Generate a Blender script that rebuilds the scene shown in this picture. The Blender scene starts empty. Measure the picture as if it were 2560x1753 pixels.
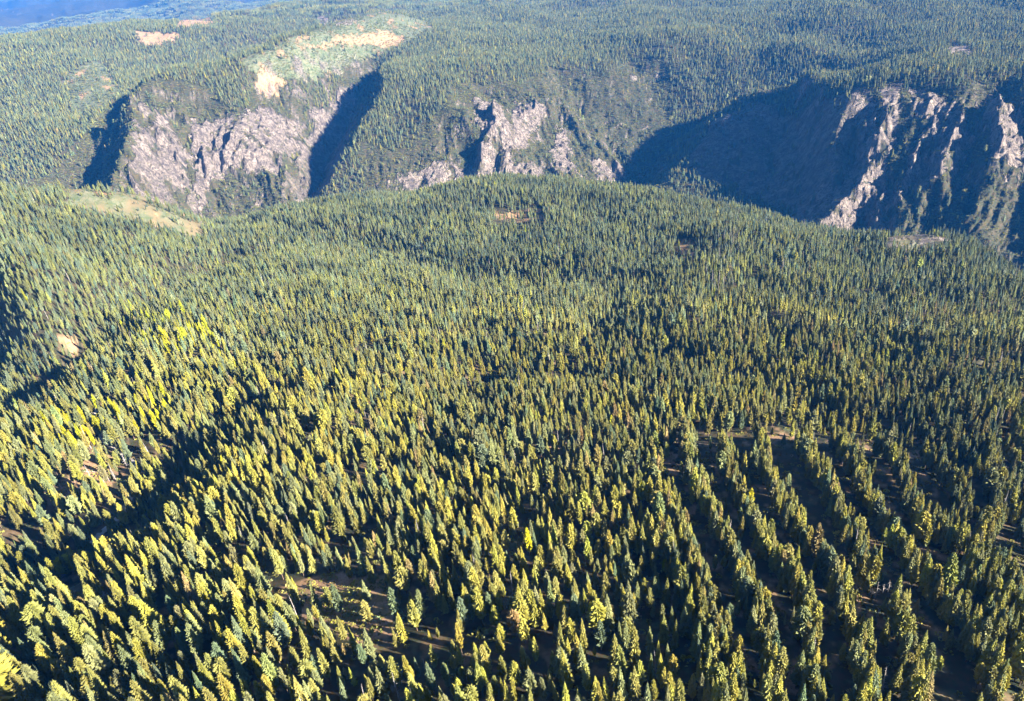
import bpy, math, random
import numpy as np
from mathutils import Matrix, Vector
random.seed(7); rng = np.random.default_rng(7)
PI = math.pi; R = math.radians
sc = bpy.context.scene; col = sc.collection

# ------------------------------------------------------------------ camera
CAMZ = 1000.0                                   # the aircraft flies 1000 m above the canyon datum
PITCH, ROLL, FPX, PW, PH = R(30), R(6.5), 1880.0, 2560, 1753
Fv = np.array([0, math.cos(PITCH), -math.sin(PITCH)])
R0 = np.array([1.0, 0, 0]); U0 = np.array([0, math.sin(PITCH), math.cos(PITCH)])
Rv = math.cos(ROLL)*R0 - math.sin(ROLL)*U0; Uv = math.sin(ROLL)*R0 + math.cos(ROLL)*U0
cam_d = bpy.data.cameras.new('camera'); cam = bpy.data.objects.new('camera', cam_d); col.objects.link(cam)
cam_d.sensor_width = 36; cam_d.lens = 36*FPX/PW; cam_d.clip_start = 1; cam_d.clip_end = 120000
cam.matrix_world = Matrix(((Rv[0], Uv[0], -Fv[0], 0), (Rv[1], Uv[1], -Fv[1], 0), (Rv[2], Uv[2], -Fv[2], CAMZ), (0, 0, 0, 1)))
sc.camera = cam
# ------------------------------------------------------------------ light
SUN_EL, SUN_AZ = R(23), R(118)                  # azimuth clockwise from +Y (the view direction)
SUNDIR = Vector((math.sin(SUN_AZ)*math.cos(SUN_EL), math.cos(SUN_AZ)*math.cos(SUN_EL), math.sin(SUN_EL)))
world = bpy.data.worlds.new('World'); sc.world = world; world.use_nodes = True
wn = world.node_tree.nodes; wn.clear()
sky = wn.new('ShaderNodeTexSky'); sky.sky_type = 'NISHITA'; sky.sun_disc = False
sky.sun_elevation = SUN_EL; sky.sun_rotation = SUN_AZ; sky.altitude = 3000; sky.air_density = 0.8; sky.dust_density = 0.2; sky.ozone_density = 3
bg = wn.new('ShaderNodeBackground'); bg.inputs[1].default_value = 0.05
wo = wn.new('ShaderNodeOutputWorld')
world.node_tree.links.new(sky.outputs[0], bg.inputs[0]); world.node_tree.links.new(bg.outputs[0], wo.inputs[0])
sl = bpy.data.lights.new('sun', 'SUN'); sl.energy = 5.0; sl.angle = R(0.5); sl.color = (1, 0.93, 0.80)
so = bpy.data.objects.new('sun', sl); col.objects.link(so); so.rotation_euler = SUNDIR.to_track_quat('Z', 'Y').to_euler(); so.location = (0, 0, 1500)
vs = sc.view_settings; vs.view_transform = 'Standard'; vs.look = 'None'; vs.gamma = 1; vs.exposure = 2.5; vs.use_curve_mapping = False
cy = sc.cycles; cy.max_bounces = 4; cy.diffuse_bounces = 2; cy.glossy_bounces = 1; cy.transmission_bounces = 1; cy.volume_bounces = 1; cy.transparent_max_bounces = 4
cy.use_denoising = True; cy.denoising_prefilter = 'ACCURATE'; cy.use_adaptive_sampling = True; cy.adaptive_threshold = 0.02

# ------------------------------------------------------------------ helpers
def ray(u, v):
    d = Fv*FPX + (u-PW/2)*Rv - (v-PH/2)*Uv
    return math.atan2(d[0], d[1]), d[2]/math.hypot(d[0], d[1])
def at(u, v, r):                                # point on the sight line of a picture position, r metres out
    a, t = ray(u, v); return np.array([r*math.sin(a), r*math.cos(a), t*r])
def atz(u, v, z):
    a, t = ray(u, v); return at(u, v, z/t)
def project(P):
    P = np.asarray(P, float); w = P@Fv
    return PW/2+FPX*(P@Rv)/w, PH/2-FPX*(P@Uv)/w, w
_perm = np.random.RandomState(3).permutation(4096).astype(np.int64)
_g = np.random.RandomState(4).uniform(0, 2*PI, 4096); _gx, _gy = np.cos(_g), np.sin(_g)
def noise(x, y, seed=0):
    x = np.asarray(x, float)+seed*17.31; y = np.asarray(y, float)-seed*9.17
    xi = np.floor(x).astype(np.int64); yi = np.floor(y).astype(np.int64); xf, yf = x-xi, y-yi
    def g(ix, iy, fx, fy):
        h = _perm[(ix + _perm[iy & 4095]) & 4095]; return _gx[h]*fx + _gy[h]*fy
    u = xf*xf*xf*(xf*(xf*6-15)+10); v = yf*yf*yf*(yf*(yf*6-15)+10)
    a = g(xi, yi, xf, yf); b = g(xi+1, yi, xf-1, yf); c = g(xi, yi+1, xf, yf-1); d = g(xi+1, yi+1, xf-1, yf-1)
    return (a+(b-a)*u + (c-a)*v + (a-b-c+d)*u*v)*1.45
def fbm(x, y, n=4, seed=0, gain=0.5):
    s = 0; a = 1.0; t = 0
    for i in range(n):
        s = s + a*noise(x*2**i, y*2**i, seed+i*3); t += a; a *= gain
    return s/t
def ridged(x, y, n=4, seed=0, gain=0.5):
    s = 0; a = 1.0; t = 0
    for i in range(n):
        s = s + a*(1-np.abs(noise(x*2**i, y*2**i, seed+i*3))*1.6); t += a; a *= gain
    return s/t
def sstep(a, b, x):
    t = np.clip((x-a)/(b-a), 0, 1); return t*t*(3-2*t)
def smin(a, b, k):
    h = np.clip(0.5+0.5*(b-a)/k, 0, 1); return b+(a-b)*h-k*h*(1-h)
def tag(o, label=None, cat=None, group=None, kind=None):
    if label: o['label'] = label
    if cat: o['category'] = cat
    if group: o['group'] = group
    if kind: o['kind'] = kind
    return o

# ------------------------------------------------------------------ terrain: control points (picture x, picture y, distance), heights follow
UP = []
def cz(*pts):
    for u, v, z in pts: UP.append(atz(u, v, z))
def cr(*pts):
    for u, v, r in pts: UP.append(at(u, v, r))
# near hill
cz((-300,1900,-305),(640,1900,-268),(1280,1900,-255),(1900,1900,-258),(2860,1900,-290))
cz((0,1753,-300),(640,1753,-276),(1280,1753,-264),(1900,1753,-267),(2560,1753,-290))
cz((0,1500,-332),(400,1500,-312),(800,1500,-296),(1280,1500,-290),(1900,1500,-294),(2560,1500,-322))
cz((150,1330,-372),(640,1250,-335),(960,1220,-345),(1280,1200,-350),(1900,1200,-346),(2560,1200,-372),(400,1330,-345))
cz((0,1080,-372),(330,1130,-392),(480,1060,-385),(700,1000,-382),(1000,960,-405),(1280,900,-432),(1600,900,-425),(1900,950,-405),(2250,930,-415),(2560,950,-422))
cz((0,880,-470),(250,850,-425),(480,860,-420),(800,800,-440),(1050,760,-470),(1280,720,-505),(1700,720,-490),(2100,750,-485),(2560,800,-480))
cr((0,700,1250),(200,700,1200),(330,720,1280),(0,600,1520),(400,640,1450),(700,650,1400))
cz((900,560,-565),(1000,600,-562),(1280,560,-580),(1280,630,-560),(1700,580,-560),(2100,660,-522),(2560,770,-500))
cr((0,475,1880),(200,479,1850),(330,497,1830),(450,532,1820),(520,562,1850),(-300,470,1850),(150,520,1740),(300,540,1700),(480,600,1650))
cz((700,535,-605),(900,497,-605),(1100,477,-605),(1250,452,-603),(1400,447,-603),(1550,472,-598),(1700,503,-592),(1900,553,-577),(2080,612,-562),(2200,592,-575),(2300,586,-578),(2400,612,-562),(2500,672,-540),(2560,712,-525),(2700,790,-500))
# far rim and plateau
cr((330,300,3000),(500,290,3050),(650,290,3050),(780,250,3080),(330,216,3180),(450,165,3500),(600,135,3650),(600,200,3350),(700,95,3950),(830,62,4250),(960,38,4450),(1080,70,4450),(900,130,3850),(980,100,4150))
cr((960,250,3080),(1000,300,2950),(1100,240,2950),(1300,240,2900),(1450,240,2900),(1560,270,2820),(1100,160,3500),(1400,160,3450),(1650,180,3350))
cz((1150,60,-545),(1150,10,-530),(1400,90,-562),(1700,100,-560),(1400,30,-556),(1750,40,-556),(2100,60,-560),(2560,50,-566),(2000,110,-560),(2600,0,-560),(2000,0,-555))
cr((2120,170,3150),(2200,185,2740),(2350,200,2600),(2560,230,2450),(2560,150,3000),(2300,130,3150),(2050,150,3200),(1900,118,3700),(2100,93,3750),(2300,80,3750),(2560,88,3500),(2800,240,2400),(2800,120,3000))
# far hill on the left, beyond the side valley
cr((0,400,3250),(100,330,3450),(200,300,3500),(250,240,3800),(0,250,3900),(0,180,4200),(0,112,4700),(130,88,4900),(250,70,5100),(370,95,4800),(400,60,5200),(480,42,5400),(600,30,5800),(700,14,6300),(500,110,4600),(600,110,4500),(700,70,5000),(800,45,5600),(-300,120,4600),(-300,350,3400))
for u, v, r_, dz_ in ((450,165,4050,-150),(600,135,4150,-170),(700,95,4500,-170),(830,62,4900,-150),(130,88,5700,-160),(370,60,6100,-160),(600,30,6700,-150)):
    p_ = at(u, v, r_-480); q_ = at(u, v, r_); UP.append(np.array([q_[0], q_[1], p_[2]+dz_]))
cr((850,14,7500),(950,8,8000),(1080,4,7600),(1100,-20,9000))
for a_, r_, z_ in ((-50,2300,-700),(-38,2350,-690),(-28,2350,-700),(-18,2300,-710),(-6,2250,-710),(5,2220,-700),(14,2100,-700),(22,1880,-700),(30,1620,-690),(38,1500,-680),(50,1400,-680)):
    UP.append(np.array([r_*math.sin(R(a_)), r_*math.cos(R(a_)), z_]))
for a in range(-50, 51, 10):
    for r_, z_ in ((9500, -760), (14000, -600), (22000, -560), (40000, -500)):
        if a > -8 and r_ < 10000: z_ = -580
        UP.append(np.array([r_*math.sin(R(a)), r_*math.cos(R(a)), z_]))
UP = np.array(UP)
def warp(x, y):
    r_ = np.hypot(x, y); return np.arctan2(x, y)*2.2, np.log(r_/1000.0)*1.25
_kx, _ky = warp(UP[:, 0], UP[:, 1])
def _phi(d2): return np.sqrt(d2+0.004)
_A = _phi((_kx[:, None]-_kx)**2+(_ky[:, None]-_ky)**2)
_P = np.stack([np.ones_like(_kx), _kx, _ky], 1)
_M = np.block([[_A + 0.0*np.eye(len(_kx)), _P], [_P.T, np.zeros((3, 3))]])
# heights are interpolated as a share of distance far away, so far hills stay smooth
_w = np.linalg.solve(_M, np.concatenate([UP[:, 2], np.zeros(3)]))
def upland(x, y):
    wx, wy = warp(x, y); out = _w[-3]+_w[-2]*wx+_w[-1]*wy
    for i in range(len(_kx)): out = out + _w[i]*_phi((wx-_kx[i])**2+(wy-_ky[i])**2)
    return out
def azu(u): return ray(u, 450)[0]
RIV = [(-700,2640),(-300,2640),(200,2620),(500,2560),(700,2490),(1000,2430),(1200,2420),(1400,2380),(1550,2290),(1750,2170),(2000,2070),(2200,2010),(2400,1960),(2600,1900),(3200,1780)]
river = [np.array([r_*math.sin(azu(u)), r_*math.cos(azu(u)), -905]) for u, r_ in RIV]
def P(u, v, r_, dz=0): p = at(u, v, r_); p[2] += dz; return p
GUL = [  # polyline, near slope, far slope (left / right of the line going up valley), width of rounding
    ([river[2], P(180,470,2820), P(225,395,3080), P(268,325,3330), P(310,262,3560,-10), P(420,185,4000,-40), P(600,125,4600,-50), P(760,75,5200,-30)], 0.42, 0.80),
    ([river[4], P(775,505,2760), P(805,440,3010), P(838,370,3250), P(868,300,3450), P(902,242,3620), P(937,200,3800)], 0.95, 0.85),
    ([river[8], P(1585,470,2800), P(1640,400,3020), P(1710,345,3140), P(1790,300,3210), P(1880,262,3260), P(2000,238,3240), P(2090,225,3150)], 0.50, 0.60),
    ([river[8], P(1590,465,2650), P(1612,390,2850), P(1618,330,3000,6)], 0.8, 0.58),
    ([river[12], P(2480,560,2200), P(2440,450,2380), P(2450,350,2480), P(2480,280,2580,5)], 0.8, 0.6),
]
RDG = [  # ridges (buttresses) standing out of the walls: polyline, side slope
    ([P(2135,215,2950), P(2150,260,2780), P(2165,330,2560), P(2180,400,2390), P(2150,460,2270), P(2080,530,2130), P(2010,600,2030)], (0.58, 0.9)),
    ([P(2250,210,2680), P(2245,300,2520), P(2235,390,2390), P(2210,470,2280), P(2190,560,2130)], 0.95),
    ([P(2390,245,2560), P(2400,310,2450), P(2360,400,2310), P(2310,480,2190), P(2290,580,2060)], 0.85),
    ([P(2320,235,2600), P(2315,320,2460), P(2275,420,2320), P(2245,520,2190)], 0.95),
    ([P(2500,250,2500), P(2500,350,2360), P(2465,450,2230), P(2430,560,2080)], 0.85),
    ([P(1240,235,2930,-22), P(1235,300,2810,-22), P(1200,360,2700,-18), P(1190,430,2610,-10)], 1.1),
    ([P(335,260,3100), P(330,330,2950), P(300,400,2800), P(270,450,2700)], 1.0),
]
def wz(pts): return [atz(u, v, z) for u, v, z in pts]
RAV = [  # shallow ravines of the near hill: line, depth, half width
    (wz([(-60,1020,-415),(120,940,-440),(230,870,-455),(330,780,-470),(450,690,-500),(590,640,-530)]), 34, 46),
    (wz([(-60,1380,-345),(180,1370,-350),(330,1310,-350),(410,1200,-365),(480,1110,-380),(600,1030,-385)]), 24, 30),
    (wz([(860,590,-560),(1000,640,-555),(1130,680,-545),(1330,700,-520),(1500,690,-515)]), 22, 60),
    (wz([(1080,960,-410),(1230,930,-425),(1380,930,-420),(1560,900,-425),(1700,860,-440)]), 13, 36),
    (wz([(1500,820,-460),(1560,740,-490),(1600,640,-530)]), 14, 45),
    (wz([(2000,1010,-395),(2200,1090,-385),(2420,1130,-380)]), 9, 25)]
def seg(x, y, poly):
    best = np.full(x.shape, 1e9); zz = np.zeros(x.shape); sg = np.zeros(x.shape); ss = np.zeros(x.shape); L = 0
    for a, b in zip(poly[:-1], poly[1:]):
        d = b[:2]-a[:2]; l2 = float(d@d); l = math.sqrt(l2)
        t = np.clip(((x-a[0])*d[0]+(y-a[1])*d[1])/l2, 0, 1)
        dx, dy = x-a[0]-t*d[0], y-a[1]-t*d[1]; q = np.hypot(dx, dy); m = q < best
        best = np.where(m, q, best); zz = np.where(m, a[2]+(b[2]-a[2])*t, zz)
        sg = np.where(m, np.sign(d[0]*dy-d[1]*dx), sg); ss = np.where(m, L+t*l, ss); L += l
    return best, zz, sg, ss
def height(x, y):
    r_ = np.hypot(x, y); th = np.arctan2(x, y)
    U = upland(x, y)
    # rolling relief of the uplands
    amp = sstep(2400, 3400, r_)
    U = U + amp*(18*fbm(x/420, y/420, 3, 5) + 44*sstep(3100, 3900, r_)*fbm(x/520, y/700, 3, 9) + 9*ridged(x/230, y/300, 3, 8)-5) + (1-amp)*(24*fbm(x/210, y/210, 3, 2)+4*fbm(x/55, y/55, 2, 6))*sstep(150, 700, r_)
    for pl, dep, wd in RAV:
        q0, _, s0, _ = seg(x, y, pl); U = U - dep*np.exp(-(q0/np.where(s0 > 0, wd, wd*1.6))**2)
    U = U + sstep(4200, 5200, r_)*sstep(9000, 6500, r_)*115*fbm(x/900, y/900, 4, 33)
    far = sstep(6500, 10000, r_)
    U = U + far*(420*(ridged(x/3000, y/3000, 5, 31)-0.62))
    V = np.full(x.shape, 1e9)
    q, zz, sg, ss = seg(x, y, river)
    wob = fbm(x/260, y/260, 3, 12)
    inner = np.minimum(q, 150+60*wob)
    nearside = sg < 0
    V = zz + np.where(nearside, 0.72*q, 0.42*inner + (0.66+0.14*wob)*np.maximum(q-inner, 0))
    bend = sstep(2100, 2500, r_)*34; xb, yb = x+bend*fbm(x/210, y/210, 4, 301, 0.55), y+bend*fbm(x/210, y/210, 4, 305, 0.55)
    bz = sstep(0.20, 0.235, th)*sstep(0.455, 0.37, th)
    V = np.where(nearside, V, V - bz*0.38*q)
    for pl, sl_, sr_ in GUL:
        q2, z2, sg2, s2 = seg(xb, yb, pl)
        V2 = z2 + np.where(sg2 > 0, sl_, sr_)*q2*(1+0.15*wob) + np.where(nearside, 3.0*q, 0)
        V = smin(V, V2, 18)
    k = 26+34*sstep(0.35, -0.2, th)*(r_ > 2400)
    Z = smin(U, V, k)
    wall = sstep(5, 90, U-Z)*(~nearside | (q > 1e8))
    for pl, s_ in RDG:
        q3, z3, _, s3 = seg(xb, yb, pl)
        s_ = np.where(_ > 0, s_[1], s_[0]) if isinstance(s_, tuple) else s_
        Z = -smin(-Z, -(z3+8-s_*q3*(1+0.2*wob)), 14)
    # ribs and gullies of the rock faces run down the slope, roughly along the line from the river to the rim
    s = th*2700; d = r_
    w1 = s + 60*fbm(s/260, d/260, 3, 40) + 0.35*(d-2600)*noise(s/600, d/900, 41)
    bowl = sstep(0.21, 0.25, th)*sstep(0.455, 0.42, th)*sstep(2150, 2300, r_) + sstep(-0.24,-0.22,th)*sstep(-0.15,-0.18,th)
    wall = wall*(1+0.55*sstep(0.45, 0.49, th)+0.4*sstep(-0.22, -0.27, th)*sstep(-0.50, -0.45, th))*(1-0.90*np.clip(bowl, 0, 1))
    mod = 0.35+0.9*sstep(-0.35, 0.4, fbm(s/330, d/330, 2, 44))
    rib = ridged(w1/170+d/900, d/520, 2, 21, 0.5)-0.6
    rib2 = ridged(w1/62, d/200, 3, 22, 0.55)-0.6
    rib3 = fbm(w1/20, d/38, 4, 24, 0.6)
    crag = fbm(s/90, d/70, 4, 27, 0.55)
    rib4 = ridged(w1/26+0.3*rib3, d/85, 3, 29, 0.6)-0.6
    Z = Z + wall*(mod*(40*rib + 20*rib2) + 8*rib3 + 12*crag + 11*rib4)
    return Z, wall
# polar grid round the point below the aircraft
TH = np.radians(np.linspace(-53, 53, 1360))
rr = [125.0]
while rr[-1] < 32000:
    c = rr[-1]
    if c < 1500: s_ = c*0.010
    elif c < 2000: s_ = 12
    elif c < 2450: s_ = 6
    elif c < 3200: s_ = 3.6
    elif c < 5500: s_ = c*0.0045
    else: s_ = c*0.013
    rr.append(c+s_)
RR = np.array(rr); NR, NT = len(RR), len(TH)
GX = RR[:, None]*np.sin(TH)[None]; GY = RR[:, None]*np.cos(TH)[None]
GZ, GW = height(GX.ravel(), GY.ravel()); GZ = GZ.reshape(NR, NT); GW = GW.reshape(NR, NT)
def sample(G, x, y):
    r_ = np.hypot(x, y); t = np.clip((np.arctan2(x, y)-TH[0])/(TH[1]-TH[0]), 0, NT-1.001)
    i = np.clip(np.searchsorted(RR, r_)-1, 0, NR-2); f = np.clip((r_-RR[i])/(RR[i+1]-RR[i]), 0, 1)
    j = t.astype(int); g = t-j
    return (G[i, j]*(1-f)+G[i+1, j]*f)*(1-g)+(G[i, j+1]*(1-f)+G[i+1, j+1]*f)*g
def hit(u, v):                                  # where a sight line meets the ground
    a, t = ray(u, v); x, y = RR*math.sin(a), RR*math.cos(a)
    z = sample(GZ, x, y); k = np.nonzero(z > t*RR)[0]
    i = max(1, k[0]) if len(k) else NR-1
    d0, d1 = t*RR[i-1]-z[i-1], z[i]-t*RR[i]; f = d0/(d0+d1) if d0+d1 > 0 else 0
    r_ = RR[i-1]+f*(RR[i]-RR[i-1]); return np.array([r_*math.sin(a), r_*math.cos(a)])
def inpoly(x, y, pts):
    w = np.array([hit(u, v) for u, v in pts]); res = np.zeros(x.shape, bool)
    m = (x > w[:, 0].min()) & (x < w[:, 0].max()) & (y > w[:, 1].min()) & (y < w[:, 1].max())
    xs, ys = x[m], y[m]; ins = np.zeros(xs.shape, bool)
    for (x1, y1), (x2, y2) in zip(w, np.roll(w, -1, 0)):
        c = ((y1 > ys) != (y2 > ys)) & (xs < (x2-x1)*(ys-y1)/(y2-y1+1e-9)+x1); ins ^= c
    res[m] = ins; return res

# ------------------------------------------------------------------ materials
def nodes(m):
    m.use_nodes = True; nt = m.node_tree; nt.nodes.clear(); out = nt.nodes.new('ShaderNodeOutputMaterial')
    b = nt.nodes.new('ShaderNodeBsdfPrincipled'); nt.links.new(b.outputs[0], out.inputs[0]); return nt, b, out
def sett(b, rough=0.8, spec=0.2):
    b.inputs['Roughness'].default_value = rough; b.inputs['Specular IOR Level'].default_value = spec
def mixc(nt, fac, a, b, mode='MIX'):
    n = nt.nodes.new('ShaderNodeMix'); n.data_type = 'RGBA'; n.blend_type = mode
    for k, v in ((0, fac), (6, a), (7, b)):
        if isinstance(v, (int, float)): n.inputs[k].default_value = v
        elif isinstance(v, tuple): n.inputs[k].default_value = (*v, 1)
        else: nt.links.new(v, n.inputs[k])
    return n.outputs[2]
def nz(nt, scale, detail=3, rough=0.55, vec=None, dist=0.0):
    n = nt.nodes.new('ShaderNodeTexNoise'); n.inputs['Scale'].default_value = scale; n.inputs['Detail'].default_value = detail; n.inputs['Roughness'].default_value = rough
    n.inputs['Distortion'].default_value = dist
    if vec is not None: nt.links.new(vec, n.inputs['Vector'])
    return n.outputs[0]
def ramp(nt, f, a, b, c0=(0, 0, 0), c1=(1, 1, 1)):
    n = nt.nodes.new('ShaderNodeValToRGB'); n.color_ramp.elements[0].position = a; n.color_ramp.elements[1].position = b
    n.color_ramp.elements[0].color = (*c0, 1); n.color_ramp.elements[1].color = (*c1, 1); nt.links.new(f, n.inputs[0]); return n.outputs[0]
def attr(nt, name, typ='GEOMETRY'):
    n = nt.nodes.new('ShaderNodeAttribute'); n.attribute_type = typ; n.attribute_name = name; return n
def bump(nt, b, h, strength, dist):
    n = nt.nodes.new('ShaderNodeBump'); n.inputs['Strength'].default_value = strength; n.inputs['Distance'].default_value = dist
    nt.links.new(h, n.inputs['Height']); nt.links.new(n.outputs[0], b.inputs['Normal'])
def leafy(name, default, translucent=0.14):
    m = bpy.data.materials.new(name); nt, b, out = nodes(m); sett(b, 0.75, 0.15)
    at_ = attr(nt, 'tint', 'INSTANCER'); tc = nt.nodes.new('ShaderNodeTexCoord')
    n1 = nz(nt, 0.55, 2, 0.6, tc.outputs['Object'])
    v = ramp(nt, n1, 0.32, 0.70, (0.62, 0.66, 0.70), (1.30, 1.25, 1.10))
    c = mixc(nt, 1.0, at_.outputs['Color'], v, 'MULTIPLY')
    nt.links.new(c, b.inputs['Base Color'])
    tr = nt.nodes.new('ShaderNodeBsdfTranslucent'); nt.links.new(c, tr.inputs[0])
    mx = nt.nodes.new('ShaderNodeMixShader'); mx.inputs[0].default_value = translucent
    nt.links.new(b.outputs[0], mx.inputs[1]); nt.links.new(tr.outputs[0], mx.inputs[2]); nt.links.new(mx.outputs[0], out.inputs[0])
    return m
def plain(name, c0, c1, scale=1.0, rough=0.85):
    m = bpy.data.materials.new(name); nt, b, out = nodes(m); sett(b, rough, 0.2)
    tc = nt.nodes.new('ShaderNodeTexCoord')
    nt.links.new(mixc(nt, ramp(nt, nz(nt, scale, 4, 0.6, tc.outputs['Object']), 0.35, 0.65), c0, c1), b.inputs['Base Color']); return m
M_needle = leafy('needles', None); M_bark = plain('bark', (0.10, 0.065, 0.045), (0.20, 0.14, 0.10), 2.0)
M_snag = plain('weathered_wood', (0.22, 0.19, 0.17), (0.42, 0.38, 0.35), 0.8)
M_road = plain('gravel', (0.34, 0.29, 0.24), (0.50, 0.44, 0.38), 0.05)
def ground_material():
    m = bpy.data.materials.new('hill_ground'); nt, b, out = nodes(m); sett(b, 0.9, 0.15)
    g = nt.nodes.new('ShaderNodeNewGeometry'); pos = g.outputs['Position']
    a = attr(nt, 'cover'); sep = nt.nodes.new('ShaderNodeSeparateColor'); nt.links.new(a.outputs['Color'], sep.inputs[0])
    rock, dirt, grass = sep.outputs[0], sep.outputs[1], sep.outputs[2]
    n_big = nz(nt, 0.012, 4, 0.6, pos); n_mid = nz(nt, 0.06, 5, 0.65, pos); n_fine = nz(nt, 0.35, 4, 0.7, pos)
    # forest floor: needle litter, low scrub
    base = mixc(nt, ramp(nt, n_mid, 0.4, 0.62), (0.026, 0.026, 0.014), (0.070, 0.046, 0.026))
    base = mixc(nt, ramp(nt, n_fine, 0.45, 0.65), base, (0.034, 0.044, 0.020))
    gr = mixc(nt, ramp(nt, n_mid, 0.42, 0.60), (0.075, 0.092, 0.045), (0.15, 0.14, 0.09))
    gr = mixc(nt, ramp(nt, n_fine, 0.5, 0.62), gr, (0.055, 0.08, 0.035))
    base = mixc(nt, grass, base, gr)
    di = mixc(nt, ramp(nt, n_fine, 0.35, 0.65), (0.25, 0.14, 0.075), (0.37, 0.23, 0.14))
    di = mixc(nt, ramp(nt, n_mid, 0.50, 0.66), di, (0.17, 0.14, 0.055))
    di = mixc(nt, ramp(nt, nz(nt, 1.1, 3, 0.7, pos), 0.56, 0.66), di, (0.10, 0.085, 0.035))
    base = mixc(nt, dirt, base, di)
    # rock: pinkish grey granite with darker streaks and cracks running down the faces
    mp = nt.nodes.new('ShaderNodeMapping'); mp.inputs['Scale'].default_value = (1, 1, 0.28); nt.links.new(pos, mp.inputs[0])
    st = nz(nt, 0.05, 6, 0.7, mp.outputs[0], 0.6); cr = nz(nt, 0.16, 6, 0.75, mp.outputs[0], 0.8)
    rk = mixc(nt, ramp(nt, st, 0.34, 0.62), (0.12, 0.095, 0.09), (0.52, 0.415, 0.34))
    rk = mixc(nt, ramp(nt, cr, 0.40, 0.53), (0.075, 0.065, 0.06), rk)
    rk = mixc(nt, ramp(nt, n_fine, 0.60, 0.74), rk, (0.05, 0.07, 0.035))
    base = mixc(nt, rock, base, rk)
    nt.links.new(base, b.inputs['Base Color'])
    mm = nt.nodes.new('ShaderNodeMath'); mm.operation = 'MULTIPLY'; nt.links.new(cr, mm.inputs[0]); nt.links.new(rock, mm.inputs[1])
    bump(nt, b, mm.outputs[0], 1.0, 30.0)
    return m
M_ground = ground_material()

# ------------------------------------------------------------------ cover of the ground: rock, bare dirt, grass
X, Y, Z = GX.ravel(), GY.ravel(), GZ.ravel(); RAD = np.hypot(X, Y); AZ = np.arctan2(X, Y)
dzr = np.gradient(GZ, axis=0)/np.gradient(RR)[:, None]; dzt = np.gradient(GZ, axis=1)/(RR[:, None]*(TH[1]-TH[0]))
SLOPE = np.hypot(dzr, dzt)
wx_ = X+13*fbm(X/30, Y/30, 4, 60)*(1+RAD/1800); wy_ = Y+13*fbm(X/30, Y/30, 4, 63)*(1+RAD/1800)
ROCKP = [[(425,285),(350,345),(315,440),(300,490),(420,500),(462,440),(482,400),(430,330)],
 [(480,300),(600,285),(690,280),(745,310),(745,380),(700,440),(640,435),(570,410),(540,450),(490,430),(475,350)],
 [(770,290),(850,240),(900,215),(880,290),(830,340),(800,400),(775,450),(735,450),(750,370),(780,330)],
 [(350,490),(480,470),(505,540),(420,530)], [(490,430),(520,440),(515,530),(490,540)],
 [(1180,245),(1240,250),(1275,330),(1290,440),(1275,495),(1150,500),(1150,420),(1215,350),(1190,300)],
 [(1270,280),(1290,255),(1350,255),(1370,290),(1330,330),(1290,385),(1268,330)],
 [(930,500),(1000,440),(1100,405),(1170,420),(1200,510),(1080,520)], [(1375,370),(1415,320),(1440,430),(1385,445)], [(1480,400),(1560,420),(1570,470),(1490,450)], [(1290,420),(1360,400),(1380,460),(1290,470)],
 [(2110,215),(2180,235),(2205,400),(2245,480),(2210,610),(2120,620),(2010,600),(1980,500),(2110,430),(2150,350)],
 [(2200,205),(2255,205),(2245,330),(2215,440),(2190,400),(2205,300)],
 [(2265,215),(2310,225),(2370,255),(2440,340),(2380,420),(2330,460),(2250,480),(2270,380),(2330,290),(2290,300)],
 [(1790,290),(1900,255),(2110,232),(2160,330),(2110,430),(1990,520),(1880,490),(1700,430)],
 [(2450,260),(2560,250),(2560,420),(2480,400)], [(2020,560),(2250,470),(2280,600),(2100,620)], [(700,500),(780,400),(860,260),(900,300),(850,420),(800,500)],
 [(2370,110),(2420,115),(2430,140),(2370,145)], [(830,50),(870,45),(890,60),(840,65)], [(790,35),(815,40),(830,62),(800,60)]]
DIRTP = [[(337,75),(440,82),(447,98),(405,116),(350,108)], [(440,55),(490,38),(545,55),(500,66),(445,72)],
 [(645,185),(680,180),(725,212),(690,236),(645,232)], [(765,112),(850,92),(960,80),(1015,92),(1000,117),(930,112),(850,106),(770,120)],
 [(1235,532),(1350,526),(1355,548),(1300,556),(1240,550)], [(1690,600),(1735,603),(1745,650),(1700,642)],
 [(700,1475),(860,1430),(970,1440),(990,1530),(1010,1570),(880,1610),(770,1550)], [(165,862),(207,858),(203,882),(165,884)],
 [(120,1250),(215,1120),(305,1120),(290,1205),(200,1262)], [(150,1445),(190,1390),(330,1365),(330,1400),(230,1425)],
 [(1370,1105),(1440,1100),(1445,1125),(1375,1130)], [(1630,1130),(1680,1135),(1680,1165),(1630,1160)], [(160,1080),(240,1065),(250,1100),(170,1110)],
 [(1905,1085),(1985,1080),(1985,1100),(1910,1105)], [(2130,1118),(2180,1125),(2180,1140),(2130,1135)], [(2255,1125),(2300,1128),(2300,1145),(2258,1140)],
 [(2100,1440),(2130,1440),(2140,1530),(2100,1540)], [(1960,1700),(2010,1690),(2030,1740),(1970,1750)], [(640,1030),(700,1030),(700,1060),(640,1060)]]
GRASSP = [[(590,155),(700,110),(800,70),(900,38),(990,34),(1090,70),(1040,95),(960,135),(900,150),(830,185),(790,205),(700,195),(640,190)],
 [(120,478),(330,494),(450,528),(575,572),(500,600),(350,560),(180,512)], [(170,190),(250,150),(310,230),(230,290),(180,280)],
 [(2200,585),(2330,583),(2400,625),(2300,640),(2210,615)]]
def mask(polys):
    m = np.zeros(X.shape)
    for p_ in polys: m = np.maximum(m, inpoly(wx_, wy_, p_))
    return m
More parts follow.
